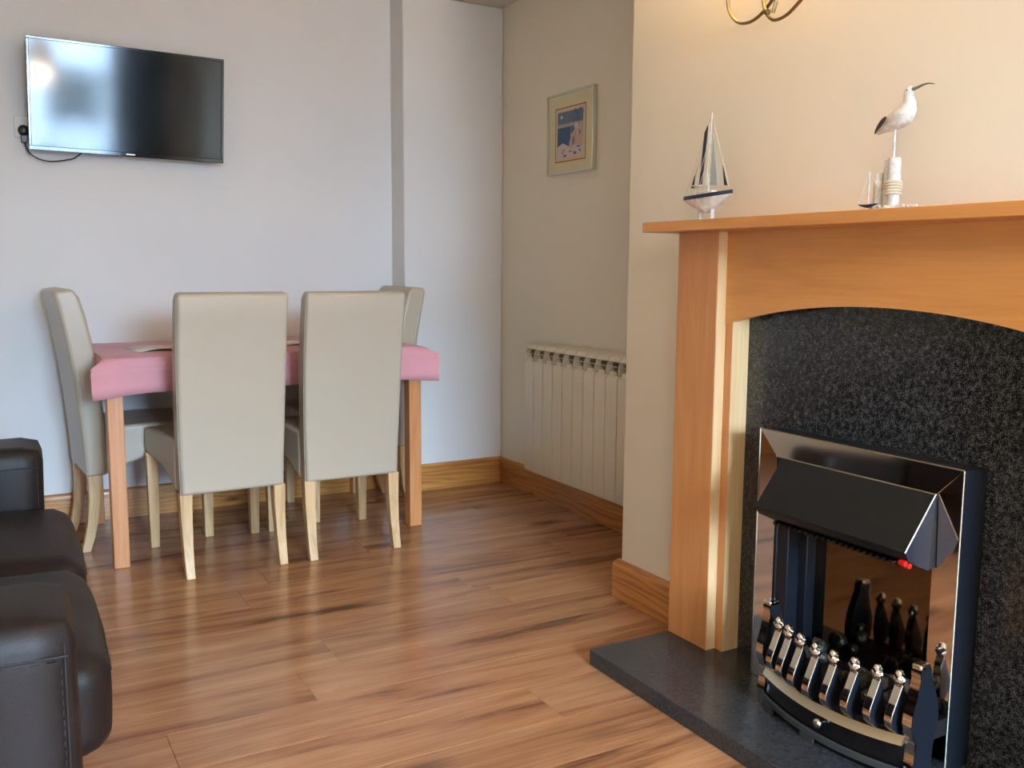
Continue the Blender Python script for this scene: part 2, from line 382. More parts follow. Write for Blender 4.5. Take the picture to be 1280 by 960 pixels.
# the house across the street, seen only as a reflection in the television
hs = empty('neighbouring_house', 'grey rendered house across the street, reflected in the television', 'building', (0, -13, 0))
hs['kind'] = 'structure'
bm = bmesh.new(); box(bm, -6, 9, -3, 0, -1, 2.3); obj('facade', bm, M['render'], hs, smooth=False)
for x, z in ((-2.2, .5), (1.2, .5), (4.6, .5)):
    bm = bmesh.new(); box(bm, x, x+1.3, .01, .05, z, z+1.4)
    fr = obj('window', bm, M['upvc'], hs, smooth=False)
    bm = bmesh.new(); box(bm, x+.12, x+1.18, .05, .06, z+.12, z+1.28); obj('pane', bm, M['black_gloss'], fr, smooth=False)
bm = bmesh.new(); box(bm, -9, 12, -14, YN-.13, -1.1, -1.0); struct(obj('street', bm, M['render'], smooth=False), 'grey street outside the window', 'street')

# ---------------------------------------------------------------- dining chairs
def make_chair(label):
    t = empty('dining_chair', label, 'chair', group='cream dining chairs around the table')
    # back: tapering, leaning panel; profile in (y,z), widths vary with height
    rear = [(.030, .306), (.026, .42), (.016, .55), (.002, .70), (-.016, .84), (-.036, .95), (-.052, 1.03), (-.050, 1.046)]
    front = [(.112, .306), (.112, .42), (.108, .55), (.094, .70), (.076, .84), (.056, .95), (.036, 1.02), (.012, 1.052)]
    hw = [.192, .194, .197, .199, .2, .2, .2, .197]
    bm = bmesh.new()
    rings = []
    for (a, z1), (b, z2), h in zip(rear, front, hw):
        rings.append([(-h, a, z1), (h, a, z1), (h, b, z2), (-h, b, z2)])
    loft(bm, rings)
    bk = obj('backrest', bm, M['cream'], t, bevel=.013, seg=4, ang=28)
    for s in (-1, 1):                       # stitched seams down both rear edges
        bm = bmesh.new()
        tube(bm, bez([(s*(h+.0004), a+.016, z) for (a, z), h in zip(rear[:-1], hw)], 3), .0016, 5)
        obj('seam', bm, M['seam'], bk)
    bm = bmesh.new()
    prof = [(.105, .502), (.30, .508), (.500, .500), (.520, .482), (.522, .400), (.46, .388), (.283, .376), (.196, .347), (.150, .325), (.105, .308)]
    n = len(prof); A = []
    def hwid(y): return .196 + (y-.1)/.43*.030
    va = [bm.verts.new((-hwid(p[0]), p[0], p[1])) for p in prof]; vb = [bm.verts.new((hwid(p[0]), p[0], p[1])) for p in prof]
    bm.faces.new(va[::-1]); bm.faces.new(vb)
    for i in range(n): bm.faces.new((va[i], va[(i+1) % n], vb[(i+1) % n], vb[i]))
    obj('seat', bm, M['cream'], t, bevel=.016, seg=4, ang=35)
    for s in (-1, 1):
        bm = bmesh.new()                    # rear leg sweeps back to the floor
        ctr = [(.062, .31, .023, .026), (.060, .22, .021, .023), (.048, .12, .018, .020), (.030, .04, .0165, .018), (.0175, 0, .016, .0175)]
        loft(bm, [[(s*.175+sx*h, y+sy*d, z) for sx, sy in ((-1, -1), (1, -1), (1, 1), (-1, 1))] for y, z, h, d in ctr])
        obj('leg', bm, M['legwood'], t, bevel=.0025)
        bm = bmesh.new()
        loft(bm, [[(s*.205+sx*h, .497+sy*h, z) for sx, sy in ((-1, -1), (1, -1), (1, 1), (-1, 1))] for z, h in ((.392, .022), (.2, .0205), (0, .0175))])
        obj('leg', bm, M['legwood'], t, bevel=.0025)
    return t
chC = make_chair('cream faux-leather high-back chair with its back to the camera, left one of the two')
chC.location = (.795, 3.50, 0); chC.rotation_euler = (0, 0, R(2.4))
chD = copy_tree(chC); chD['label'] = 'cream faux-leather high-back chair with its back to the camera, right one of the two'
chD.location = (1.262, 3.50, 0); chD.rotation_euler = (0, 0, R(.4))
chA = copy_tree(chC); chA['label'] = 'cream faux-leather high-back chair at the left end of the table, behind the sofa'
chA.location = (.286, 4.219, 0); chA.rotation_euler = (0, 0, R(-86.3))
chB = copy_tree(chC); chB['label'] = 'cream faux-leather high-back chair at the right end of the table, mostly hidden'
chB.location = (1.762, 4.247, 0); chB.rotation_euler = (0, 0, R(89.4))

# ---------------------------------------------------------------- dining table and cloth
tb = empty('dining_table', 'orange-toned wooden dining table under the pink cloth', 'table', (.388, 3.750, 0), R(1.2))
TW, TD = 1.279, .755
bm = bmesh.new(); box(bm, 0, TW, 0, TD, .768, .798); obj('tabletop', bm, M['tablewood'], tb, bevel=.003)
bm = bmesh.new()
box(bm, .057, TW-.057, .012, .032, .70, .768); box(bm, .057, TW-.057, TD-.032, TD-.012, .70, .768)
box(bm, .012, .032, .057, TD-.057, .70, .768); box(bm, TW-.032, TW-.012, .057, TD-.057, .70, .768)
obj('apron', bm, M['tablewood'], tb)
for x in (0, TW-.057):
    for y in (0, TD-.057):
        bm = bmesh.new(); box(bm, x, x+.057, y, y+.057, 0, .768); obj('leg', bm, M['tablewood'], tb, bevel=.003)
# cloth: top sheet plus a hanging skirt that flares at the corners
bm = bmesh.new()
ZT = .8015
def corner_d(px_, py_):
    return min(math.hypot(px_-cx, py_-cy) for cx in (0, TW) for cy in (0, TD))
per = []
nx, ny = 72, 42
for i in range(nx): per.append((TW*i/nx, 0, (0, -1)))
for i in range(ny): per.append((TW, TD*i/ny, (1, 0)))
for i in range(nx): per.append((TW-TW*i/nx, TD, (0, 1)))
for i in range(ny): per.append((0, TD-TD*i/ny, (-1, 0)))
levels = [(0, .0, 0), (.025, .12, .003), (.12, .55, .004), (.20, .95, .0045), (.23, .97, .0060), (.26, .98, .0046), (.34, 1.0, .0048), (.37, 1.0, .0062), (.40, 1.0, .005), (.75, .95, .007), (1.0, .90, .008)]
rings = []
for t, fl_, o0 in levels:
    ring = []
    for (x, y, n) in per:
        d = corner_d(x, y)
        sx = 1 if x > TW/2 else -1; sy = 1 if y > TD/2 else -1
        amt = .052*math.exp(-(d/.048)**1.5)
        wob = .004*math.sin(x*23+y*17)*t
        back = y > TD-.03
        side = 1 if not n[0] else (.35 if min(y, TD-y) > .12 else 1)
        ox = (amt*sx*fl_ + n[0]*(o0+wob)*side)
        oy = (amt*sy*fl_ + n[1]*(o0+wob))
        if d < 1e-6: ox += sx*o0; oy += sy*o0
        zz = ZT - t*.137 + (.010*math.exp(-(d/.08)**2)*-t) + .003*math.sin(x*9+y*7)*t
        if t == 0: zz = ZT
        if y > TD-.2 and oy > 0: oy *= .12
        ring.append((x+ox, y+oy, zz))
    rings.append(ring)
loft(bm, rings, cap=False)
bm.verts.ensure_lookup_table(); n = len(per)
top = bm.faces.new([bm.verts[i] for i in range(n)])
cl = obj('tablecloth', bm, M['pink'], None)
cl.location = (.388, 3.750, 0); cl.rotation_euler = (0, 0, R(1.2))
md = cl.modifiers.new('solid', 'SOLIDIFY'); md.thickness = .0012; md.offset = -1
tag(cl, 'pink cloth draped over the dining table with folded corners', 'tablecloth')
# ironed crease lines along the front drop
# papers on the cloth
def leaflet(x, y, rz, w_, h_, label, curl, grp=None):
    bm = bmesh.new(); n = 12
    a = [bm.verts.new((-w_/2+w_*i/n, -h_/2, curl*abs(math.sin(i/n*math.pi*2)))) for i in range(n+1)]
    b = [bm.verts.new((-w_/2+w_*i/n, h_/2, curl*.6*abs(math.sin(i/n*math.pi*2)))) for i in range(n+1)]
    for i in range(n): bm.faces.new((a[i], a[i+1], b[i+1], b[i]))
    o = obj('leaflet', bm, M['paper']); md = o.modifiers.new('s', 'SOLIDIFY'); md.thickness = .0012; md.offset = 1
    o.location = (x, y, ZT+.0008); o.rotation_euler = (0, 0, rz); tag(o, label, 'leaflet', grp); return o
leaflet(.70, 4.10, R(8), .36, .24, 'open cream leaflet lying on the left half of the pink tablecloth', .011)
leaflet(1.13, 4.12, R(2), .30, .21, 'cream paper on the tablecloth, seen between the two near chairs', .008)

# ---------------------------------------------------------------- television
tv = empty('television', 'black flat-screen television on the wall, tilted slightly down', 'television')
tw, th = .785, .450
tv.matrix_world = Matrix.Translation((.606, 4.43, 1.833)) @ Matrix.Rotation(R(.9), 4, 'Y') @ Matrix.Rotation(R(5.5), 4, 'X')
bm = bmesh.new(); box(bm, -tw/2+.004, tw/2-.004, .004, .04, -th/2+.004, th/2-.004); obj('casing', bm, M['blackplastic'], tv, bevel=.004)
bm = bmesh.new(); box(bm, -tw/2+.011, tw/2-.011, -.0005, .004, -th/2+.018, th/2-.011); obj('screen', bm, M['screen'], tv, smooth=False)
bm = bmesh.new()
box(bm, -tw/2, tw/2, -.004, .008, th/2-.011, th/2); box(bm, -tw/2, tw/2, -.004, .008, -th/2, -th/2+.018)
box(bm, -tw/2, -tw/2+.011, -.004, .008, -th/2+.018, th/2-.011); box(bm, tw/2-.011, tw/2, -.004, .008, -th/2+.018, th/2-.011)
obj('bezel', bm, M['black_gloss'], tv, bevel=.002)
bm = bmesh.new(); box(bm, -.018, .018, -.0046, -.004, -th/2+.007, -th/2+.011); o = obj('badge', bm, M['silver'], tv, smooth=False); o['label'] = 'tiny grey badge'
bm = bmesh.new(); box(bm, -.11, .11, .04, .062, -.11, .11); box(bm, -.10, .10, .055, .104, -.06, .08); obj('wall_bracket', bm, M['black_satin'], tv)
# socket and plug
sk = empty('wall_socket', 'white wall socket beside the television, partly hidden', 'socket', (.205, 4.54, 1.712))
bm = bmesh.new(); box(bm, -.043, .043, -.009, 0, -.043, .043); obj('faceplate', bm, M['whiteplastic'], sk, bevel=.003)
pg = empty('power_plug', 'black plug and looping cable of the television', 'plug', (.196, 4.531, 1.697))
bm = bmesh.new(); lathe(bm, [(.016, 0), (.021, -.008), (.022, -.03), (.017, -.04), (.006, -.043)], seg=16, axis='y')
box(bm, -.011, .011, -.03, -.012, -.05, -.01); obj('plug_body', bm, M['blackplastic'], pg, bevel=.002)
bm = bmesh.new()
cpts = [(.003, -.022, -.045), (.006, -.025, -.065), (.018, -.03, -.092), (.045, -.035, -.112), (.08, -.035, -.121), (.115, -.035, -.120), (.155, -.03, -.112), (.19, -.028, -.10), (.24, -.022, -.06)]
tube(bm, bez(cpts, 6), .003, 8); obj('cable', bm, M['blackplastic'], pg)

# ---------------------------------------------------------------- picture
pic = empty('framed_picture', 'silver-framed coastal village print on the alcove wall above the radiator', 'picture', (XR, 3.710, 1.757))
pw, ph = .388, .366       # along y, z
# local: x towards the wall = 0, front at negative x; y along the wall (far = +)
bm = bmesh.new()
for a in ((-pw/2, pw/2, ph/2-.009, ph/2), (-pw/2, pw/2, -ph/2, -ph/2+.009), (-pw/2, -pw/2+.009, -ph/2+.009, ph/2-.009), (pw/2-.009, pw/2, -ph/2+.009, ph/2-.009)):
    box(bm, -.026, -.002, a[0], a[1], a[2], a[3])
obj('frame', bm, M['silver'], pic, bevel=.0025)
bm = bmesh.new(); box(bm, -.017, -.003, -pw/2+.008, pw/2-.008, -ph/2+.008, ph/2-.008)
mt = obj('mount', bm, base('cream_mount', (212, 203, 165), .8)[0], pic, smooth=False)
mats = [base('print_'+n_, c_, .7)[0] for n_, c_ in (('border', (158, 78, 48)), ('paper', (206, 188, 160)), ('sky', (108, 124, 150)), ('horizon', (170, 160, 150)), ('sea', (66, 98, 134)), ('moon', (225, 210, 180)), ('houses', (205, 190, 190)), ('terrace', (196, 168, 150)), ('leaves', (88, 96, 124)), ('shade', (120, 122, 162)))]
bm = bmesh.new()
def card(y0, y1, z0, z1, lay, mi, pts=None):
    x = -.0172-.0003*lay
    P = pts or [(y0, z0), (y1, z0), (y1, z1), (y0, z1)]
    bm.faces.new([bm.verts.new((x, -p[0], p[1])) for p in P]).material_index = mi   # u to the right in view = -y
card(-.126, .130, -.130, .115, 1, 0); card(-.121, .125, -.125, .110, 2, 1)
card(-.105, .108, -.02, .095, 3, 2); card(-.105, .108, .02, .04, 4, 3); card(-.105, .03, -.075, .025, 5, 4)
rnd = random.Random(3)
card(0, 0, 0, 0, 6, 5, [(-.07+.01*math.cos(a*math.pi/5), .072+.008*math.sin(a*math.pi/5)) for a in range(10)])
card(0, 0, 0, 0, 6, 7, [(-.01, -.09), (.108, -.09), (.108, .03), (.05, .015), (.015, -.01), (.0, -.04)])
card(0, 0, 0, 0, 7, 6, [(-.105, -.105), (.108, -.105), (.108, -.075), (.06, -.06), (.01, -.07), (-.03, -.055), (-.06, -.045), (-.105, -.06)])
for i in range(14):
    y, z = rnd.uniform(.01, .1), rnd.uniform(-.06, .03); s = rnd.uniform(.006, .014)
    card(y-s*.6, y+s*.6, z-s, z+s, 8+i*.1, rnd.choice((6, 9, 7)))
for i in range(16):
    y, z = rnd.uniform(-.06, .09), rnd.uniform(-.105, -.07); s = rnd.uniform(.003, .009)
    card(y-s*1.4, y+s*1.4, z-s*.6, z+s*.6, 10+i*.1, rnd.choice((9, 9, 8, 6)))
for i in range(26):
    y, z = rnd.uniform(.02, .105), rnd.uniform(.03, .09); a = rnd.uniform(.3, 2.6); s = rnd.uniform(.012, .026)
    d = (math.cos(a)*s, math.sin(a)*s); q = (-d[1]*.14, d[0]*.14)
    card(0, 0, 0, 0, 12+i*.1, 8, [(y, z), (y+d[0]/2+q[0], z+d[1]/2+q[1]), (y+d[0], z+d[1]), (y+d[0]/2-q[0], z+d[1]/2-q[1])])
obj('print', bm, mats, pic, smooth=False)

# ---------------------------------------------------------------- radiator: twelve cast sections
rad = empty('radiator', 'cream sectional radiator on the alcove wall above the skirting', 'radiator', (2.28, 0, 0))
SP = .0851; RY = 3.932
bm_f = bmesh.new()   # front plate, rounded ends, local at section's far edge y=0 going to -SP
g = .0064
yy0, yy1 = -g/2, -SP+g/2
prof = [(0, .176), (.004, .166), (.008, .160), (.010, .160), (.010, .700), (.012, .700), (.004, .693), (0, .684)]
prism(bm_f, prof, 'y', yy0, yy1)
plate = obj('section', bm_f, M['white'], rad, bevel=.002, seg=2); plate.location = (0, RY, 0)
bm = bmesh.new()
box(bm, .020, .095, -SP/2-.005, -SP/2+.005, .165, .745)                   # central water column
box(bm, .085, .092, yy0, yy1, .175, .70)                                # back plate
core = obj('core', bm, M['rad_in'], plate)
bm = bmesh.new()      # curved web + top cap
web = [(.012, .700), (-.002, .706), (-.006, .730), (.004, .755), (.022, .772), (.095, .782), (.095, .700)]
box(bm, .006, .014, yy0-.018, yy1+.018, .690, .716)
prism(bm, [(.004, .700), (.0, .722), (.006, .748), (.024, .770), (.09, .778), (.09, .70)], 'y', -.0035, .0005)
prism(bm, [(.010, .758), (.024, .776), (.104, .786), (.104, .781), (.026, .770), (.015, .754)], 'y', yy0, yy1)
box(bm, .020, .060, -SP+.01, -.012, .700, .706)
top = obj('top_grille', bm, M['white'], plate, bevel=.0015)
bm = bmesh.new(); box(bm, .001, .004, -SP+.003, -.003, .7355, .7385); obj('cross_bar', bm, M['white'], plate)
for i in range(1, 11):
    s = plate.copy(); COL.objects.link(s); s.parent = rad; s.location = (0, RY-i*SP, 0)
    for ch in list(plate.children): c = ch.copy(); COL.objects.link(c); c.parent = s
bm = bmesh.new()
bm.free()
for z in (.205, .735):
    bm = bmesh.new(); lathe(bm, [(.018, 0), (.018, -11*SP)], (.050, RY, z), 12, 'y'); obj('header_pipe', bm, M['rad_in'], rad)
for y in (RY-SP*1.5, RY-SP*9.5):
    bm = bmesh.new(); box(bm, .09, .116, y-.012, y+.012, .70, .74); obj('bracket', bm, M['white'], rad)

# ---------------------------------------------------------------- sofa
sofa = empty('sofa', 'dark brown leather two-seat sofa in the left foreground', 'sofa', (.100, 1.52, 0), R(-1.3))
# local: x = front (towards the room), y = away from camera, origin = near front bottom corner of the near arm
def cushion(name, x0, x1, y0, y1, z0, z1, rx=.04, crown=.0, parent=sofa, mat=None, bulge=0, pinch=None):
    """superellipsoid-like padded block, gridded so the faces swell slightly"""
    bm = bmesh.new(); n = 14
    cx, cy, cz = (x0+x1)/2, (y0+y1)/2, (z0+z1)/2; hx, hy, hz = (x1-x0)/2, (y1-y0)/2, (z1-z0)/2
    bmesh.ops.create_cube(bm, size=2)
    bmesh.ops.subdivide_edges(bm, edges=bm.edges, cuts=n, use_grid_fill=True)
    for v in bm.verts:
        p = [v.co.x*hx, v.co.y*hy, v.co.z*hz]; h = (hx, hy, hz)
        # round the edges with radius rx
        q = [max(-(hh-rx), min(hh-rx, pp)) for pp, hh in zip(p, h)]
        d = Vector([pp-qq for pp, qq in zip(p, q)])
        if d.length > 1e-9: d = d.normalized()*min(rx, rx if d.length > 0 else 0)
        w_ = Vector(q)+d
        u, v_, t = v.co.x, v.co.y, v.co.z
        w_.z += crown*(1-u*u)*(1-v_*v_)*max(t, 0)
        w_.x += bulge*(1-v_**4)*(1-t*t)*max(u, 0)
        w_ += Vector((noise.noise(Vector((w_.x*5+cx*9, w_.y*5+cy, w_.z*5)))*.004, 0, noise.noise(Vector((w_.x*6, w_.y*6+cy*7, 3)))*.005))
        v.co = Vector((cx, cy, cz))+w_
    return obj(name, bm, mat or M['brown'], parent)
AW, AL, AH = .245, .85, .615
for nm, y0 in (('near', 0.0), ('far', 1.50)):
    arm = cushion('arm', -AL, 0, y0, y0+AW, .04, AH, .036, .010)
    arm['label'] = nm + ' arm of the sofa'
    bm = bmesh.new()
    tube(bm, [(-AL+.06, y0-.0002, .560), (-.014, y0-.0002, .560)], .0022, 6)
    tube(bm, [(-AL+.06, y0+AW+.0002, .560), (-.014, y0+AW+.0002, .560)], .0022, 6)
    n_ = 26
    for i in range(n_):        # stitches along the pad seam and down the front edge
        x = -.62+.6*i/n_; box(bm, x, x+.013, y0-.0016, y0+.002, .5515, .5530)
    for i in range(30):
        z = .06+.0163*i; box(bm, -.0245, -.0230, y0-.0018, y0+.0015, z, z+.009)
    for i in range(10):
        z = .56+.005*i; 
    tube(bm, bez([(-.018, y0+.003, .07), (-.018, y0+.003, .3), (-.018, y0+.003, .58)], 4), .0014, 5)
    obj('stitching', bm, M['thread'], arm)
for nm, y0, y1 in (('near', AW+.004, .868), ('far', .872, 1.496)):
    st = cushion('seat_cushion', -.60, .062, y0, y1, .25, .447, .052, .022, bulge=.012)
    st['label'] = nm + ' seat cushion'
    bm = bmesh.new(); tube(bm, bez([(.055, y0+.035, .392), (.064, y0+.08, .392), (.0735, (y0+y1)/2, .392), (.064, y1-.08, .392), (.053, y1-.035, .392)], 6), .0018, 6)
    for i in range(40):
        y = y0+.10+(y1-y0-.20)*i/40; q = (y-(y0+y1)/2)/((y1-y0)/2); box(bm, .058+.012*(1-q**4), .0625+.012*(1-q**4), y, y+.008, .3825, .3845)
    obj('stitching', bm, M['thread'], st)
cushion('base_panel', -AL, -.03, AW, 1.50, .05, .27, .02, 0)
bk = cushion('back_frame', -AL-.06, -AL+.12, .02, 1.725, .06, .80, .05, 0)
for y0, y1 in ((AW+.01, .868), (.872, 1.49)): cushion('back_cushion', -.74, -.52, y0, y1, .40, .88, .07, 0)
for x in (-.79, -.22):
    for y in (.05, 1.64):
        bm = bmesh.new(); box(bm, x, x+.05, y, y+.05, 0, .06); obj('foot', bm, M['blackplastic'], sofa, bevel=.004)

# ---------------------------------------------------------------- fireplace
HZ = .048
he = obj('hearth', (lambda b: (prism(b, [(1.488, .83), (1.899, .83), (1.899, 2.177), (1.488, 2.177)], 'z', 0, HZ), b)[1])(bmesh.new()), M['slate'], bevel=.003)
tag(he, 'black stone hearth slab on the floor in front of the fire', 'hearth')
gr = bmesh.new()
box(gr, 1.872, 1.899, 1.00, 2.00, HZ, 1.12)
gp = obj('granite_back_panel', gr, M['granite'], None, bevel=.001)
tag(gp, 'speckled black granite back panel inside the wooden fire surround', 'panel')
su = empty('fire_surround', 'light wooden fire surround with mantel shelf and arched front', 'fireplace', (1.80, 1.5, HZ))
def S(y): return y-1.5
ox, oz = -1.80, -HZ
bm = bmesh.new(); box(bm, 1.665+ox, 1.899+ox, S(.795), S(2.205), 1.2475+oz, 1.2755+oz)
obj('mantel_shelf', bm, M['beech'], su, bevel=.0015)
for s in (1, -1):
    def Y(y): return S(y) if s == 1 else -S(y)
    def bx(b, x0, x1, ya, yb, z0, z1, mi=0):
        a_, b_ = sorted((Y(ya), Y(yb))); box(b, x0+ox, x1+ox, a_, b_, z0+oz, z1+oz, mi)
    bm = bmesh.new(); bx(bm, 1.7775, 1.8990, 2.008, 2.178, HZ, 1.2475); pi_ = obj('pilaster', bm, M['beech_z'], su, bevel=.001)
    bm = bmesh.new(); bx(bm, 1.7785, 1.811, 2.0065, 2.0078, HZ, 1.2475); o = obj('edging', bm, M['edge_z'], pi_, smooth=False); o['label'] = 'pale edging strip'
    bm = bmesh.new(); bx(bm, 1.811, 1.872, 1.978, 2.0065, HZ, 1.02); ij = obj('inner_jamb', bm, M['beech_z'], su, bevel=.0008)
    bm = bmesh.new(); bx(bm, 1.812, 1.872, 1.9768, 1.9779, HZ, 1.02); o = obj('edging', bm, M['edge_z'], ij, smooth=False); o['label'] = 'pale edging strip'
# arched frieze
bm = bmesh.new(); ar = []
n = 28
for i in range(n+1):
    t = -1+2*i/n; ar.append((.507*t, .992+.068*(1-abs(t)**2.1)+oz))
pts = [(-.507, 1.2475+oz)] + ar + [(.507, 1.2475+oz)]
A = [bm.verts.new((1.809+ox, p[0], p[1])) for p in pts]; B = [bm.verts.new((1.829+ox, p[0], p[1])) for p in pts]
m_ = len(pts)
topA = [(-.507+1.014*i/n, 1.2475+oz) for i in range(n+1)]
bm.free(); bm = bmesh.new()
def strip(x):
    return [bm.verts.new((x, p[0], p[1])) for p in ar], [bm.verts.new((x, p[0], p[1])) for p in topA]
a1, t1 = strip(1.809+ox); a2, t2 = strip(1.829+ox)
for i in range(n):
    bm.faces.new((a1[i], a1[i+1], t1[i+1], t1[i])); bm.faces.new((a2[i+1], a2[i], t2[i], t2[i+1]))
    bm.faces.new((a1[i+1], a1[i], a2[i], a2[i+1])); bm.faces.new((t1[i], t1[i+1], t2[i+1], t2[i]))
bm.faces.new((a1[0], t1[0], t2[0], a2[0])); bm.faces.new((a1[-1], a2[-1], t2[-1], t1[-1]))
obj('arched_frieze', bm, M['beech'], su)

# ---------------------------------------------------------------- electric fire
ef = empty('electric_fire', 'electric fire with chrome trim, black hood, coals and chrome basket bars', 'electric fire', (1.787, 1.495, HZ))
X0, Y0 = 1.787, 1.495
def L3(x, y, z): return (x-X0, y-Y0, z-HZ)
def fbox(b, x0, x1, y0, y1, z0, z1, mi=0): box(b, x0-X0, x1-X0, y0-Y0, y1-Y0, z0-HZ, z1-HZ, mi)
FY0, FY1, FZ1 = 1.232, 1.830, .728
IY0, IY1, IZ1 = 1.292, 1.763, .665
def quadpanel(b, a, c, t):
    """four front corners + thickness behind"""
    A_ = [b.verts.new(L3(*p)) for p in a]; B_ = [b.verts.new(L3(p[0]+t, p[1], p[2])) for p in a]
    b.faces.new(A_); b.faces.new(B_[::-1])
    for i in range(4): b.faces.new((A_[(i+1) % 4], A_[i], B_[i], B_[(i+1) % 4]))
XI = X0-.004      # the trim's inner edge stands proud
bm = bmesh.new(); quadpanel(bm, [(X0, FY1, FZ1), (X0, FY0, FZ1), (XI-.002, IY0, IZ1), (XI-.002, IY1, IZ1)], None, .005); obj('top_trim', bm, M['chrome'], ef, smooth=False)
bm = bmesh.new(); quadpanel(bm, [(X0, FY1, HZ+.002), (X0, FY1, FZ1), (X0-.003, IY1, IZ1), (X0-.003, IY1, HZ+.002)], None, .005); obj('side_trim', bm, M['chrome'], ef, smooth=False)
bm = bmesh.new(); quadpanel(bm, [(X0-.003, IY0, HZ+.002), (X0-.003, IY0, IZ1), (X0, FY0, FZ1), (X0, FY0, HZ+.002)], None, .005); obj('side_trim', bm, M['chrome'], ef, smooth=False)
bm = bmesh.new()      # casing behind the trim
for a in ((FY0+.004, IY0), (IY1, FY1-.004)): fbox(bm, X0+.006, 1.8715, a[0], a[1], HZ+.001, FZ1-.004)
fbox(bm, X0+.006, 1.8715, IY0, IY1, IZ1, FZ1-.004)
obj('casing', bm, M['reflect_tint'], ef)
bm = bmesh.new()      # bright arris lines of the trim
for a in (((X0, FY1, HZ), (X0, FY1, FZ1)), ((X0, FY1, FZ1), (X0, FY0, FZ1)), ((X0, FY0, FZ1), (X0, FY0, HZ)), ((X0-.007, IY1, IZ1), (X0-.007, IY0, IZ1))):
    tube(bm, [L3(*a[0]), L3(*a[1])], .0018, 6)
obj('trim_edge', bm, M['champagne'], ef)
# hood: wedge
bm = bmesh.new()
hy0, hy1 = 1.292, 1.741
hp = [(X0-.006, .666), (1.690, .549), (1.703, .528), (1.772, .497), (1.84, .497), (1.84, .668)]
prism(bm, [(p[0]-X0, p[1]-HZ) for p in hp], 'y', hy0-Y0, hy1-Y0)
hood = obj('hood', bm, M['black_satin'], ef, bevel=.0012)
bm = bmesh.new(); quad = [L3(X0-.008, hy0-.0012, .665), L3(1.690, hy0-.0012, .547), L3(1.703, hy0-.0012, .526), L3(1.770, hy0-.0012, .496)]
Q = [bm.verts.new(p) for p in quad]; Q2 = [bm.verts.new((p[0], p[1]-.001, p[2])) for p in quad]
bm.faces.new(Q[::-1]); bm.faces.new(Q2)
for i in range(4): bm.faces.new((Q[i], Q[(i+1) % 4], Q2[(i+1) % 4], Q2[i]))
o = obj('hood_end', bm, base('black_metal_blue_reflection', (38, 43, 54), .25, .3)[0], hood, smooth=False); o['label'] = 'end cap of the hood, window reflection put into its blue colour'  # bluish base colour stands in for the window reflected in the cap
bm = bmesh.new(); tube(bm, [L3(X0-.008, hy0-.0015, .666), L3(1.689, hy0-.0015, .548)], .0016, 6); obj('hood_edge', bm, M['champagne'], hood)
bm = bmesh.new()
for i in range(22): y = hy0+.03+i*.0175; fbox(bm, 1.712, 1.735, y, y+.008, .508, .516)
obj('vent_slot', bm, M['black_gloss'], hood)
for i, (x, z) in enumerate(((1.704, .525), (1.718, .518))):
    bm = bmesh.new(); lathe(bm, [(.007, 0), (.008, .006), (.006, .016)], L3(x, hy0+.006, z-.005), 12, 'y'); obj('control_switch', bm, M['red'], ef)
# cavity
bm = bmesh.new(); fbox(bm, 1.862, 1.868, IY0+.001, IY1-.045, HZ+.10, IZ1); obj('back_mirror', bm, M['dark_mirror'], ef, smooth=False)
bm = bmesh.new(); fbox(bm, X0+.002, 1.866, IY1-.045, IY1-.0, HZ+.05, IZ1); fbox(bm, X0-.001, 1.80, IY1-.008, IY1-.001, HZ+.05, IZ1)
fbox(bm, 1.83, 1.866, IY1-.072, IY1-.045, HZ+.05, IZ1)
obj('cavity_side', bm, M['reflect_tint'], ef, bevel=.003)
bm = bmesh.new(); fbox(bm, X0+.006, 1.866, IY0, IY0+.006, HZ+.05, IZ1); obj('cavity_side', bm, M['reflect_tint'], ef)
def bow(y): return 1.676-.034*(1-((y-1.455)/.215)**2)
# fire bed the coals sit on
bm = bmesh.new(); n = 16; ys = [1.25+(1.665-1.25)*i/n for i in range(n+1)]
pts = [(bow(y)+.012-X0, y-Y0) for y in ys] + [(1.86-X0, 1.665-Y0), (1.86-X0, 1.265-Y0)]
prism(bm, pts, 'z', .12-HZ, .160-HZ); obj('fire_bed', bm, M['black_satin'], ef)
rnd = random.Random(11)
for i in range(26):
    y = 1.285+rnd.random()*.35; x = 1.70+rnd.random()*.13; s = rnd.uniform(.013, .024)
    z = .160+s*.5+rnd.random()*.024 + (.03 if 8 < i < 15 else 0)
    bm = bmesh.new(); bmesh.ops.create_icosphere(bm, subdivisions=2, radius=s)
    sd = Vector((i*3.1, i*1.7, 0))
    for v in bm.verts: v.co = v.co*(1+.45*noise.noise(v.co*45+sd)); v.co.z *= .8
    o = obj('coal', bm, M['coal'], ef, smooth=False); o.location = L3(x, y, z); o.rotation_euler = (rnd.random()*3, rnd.random()*3, 0)
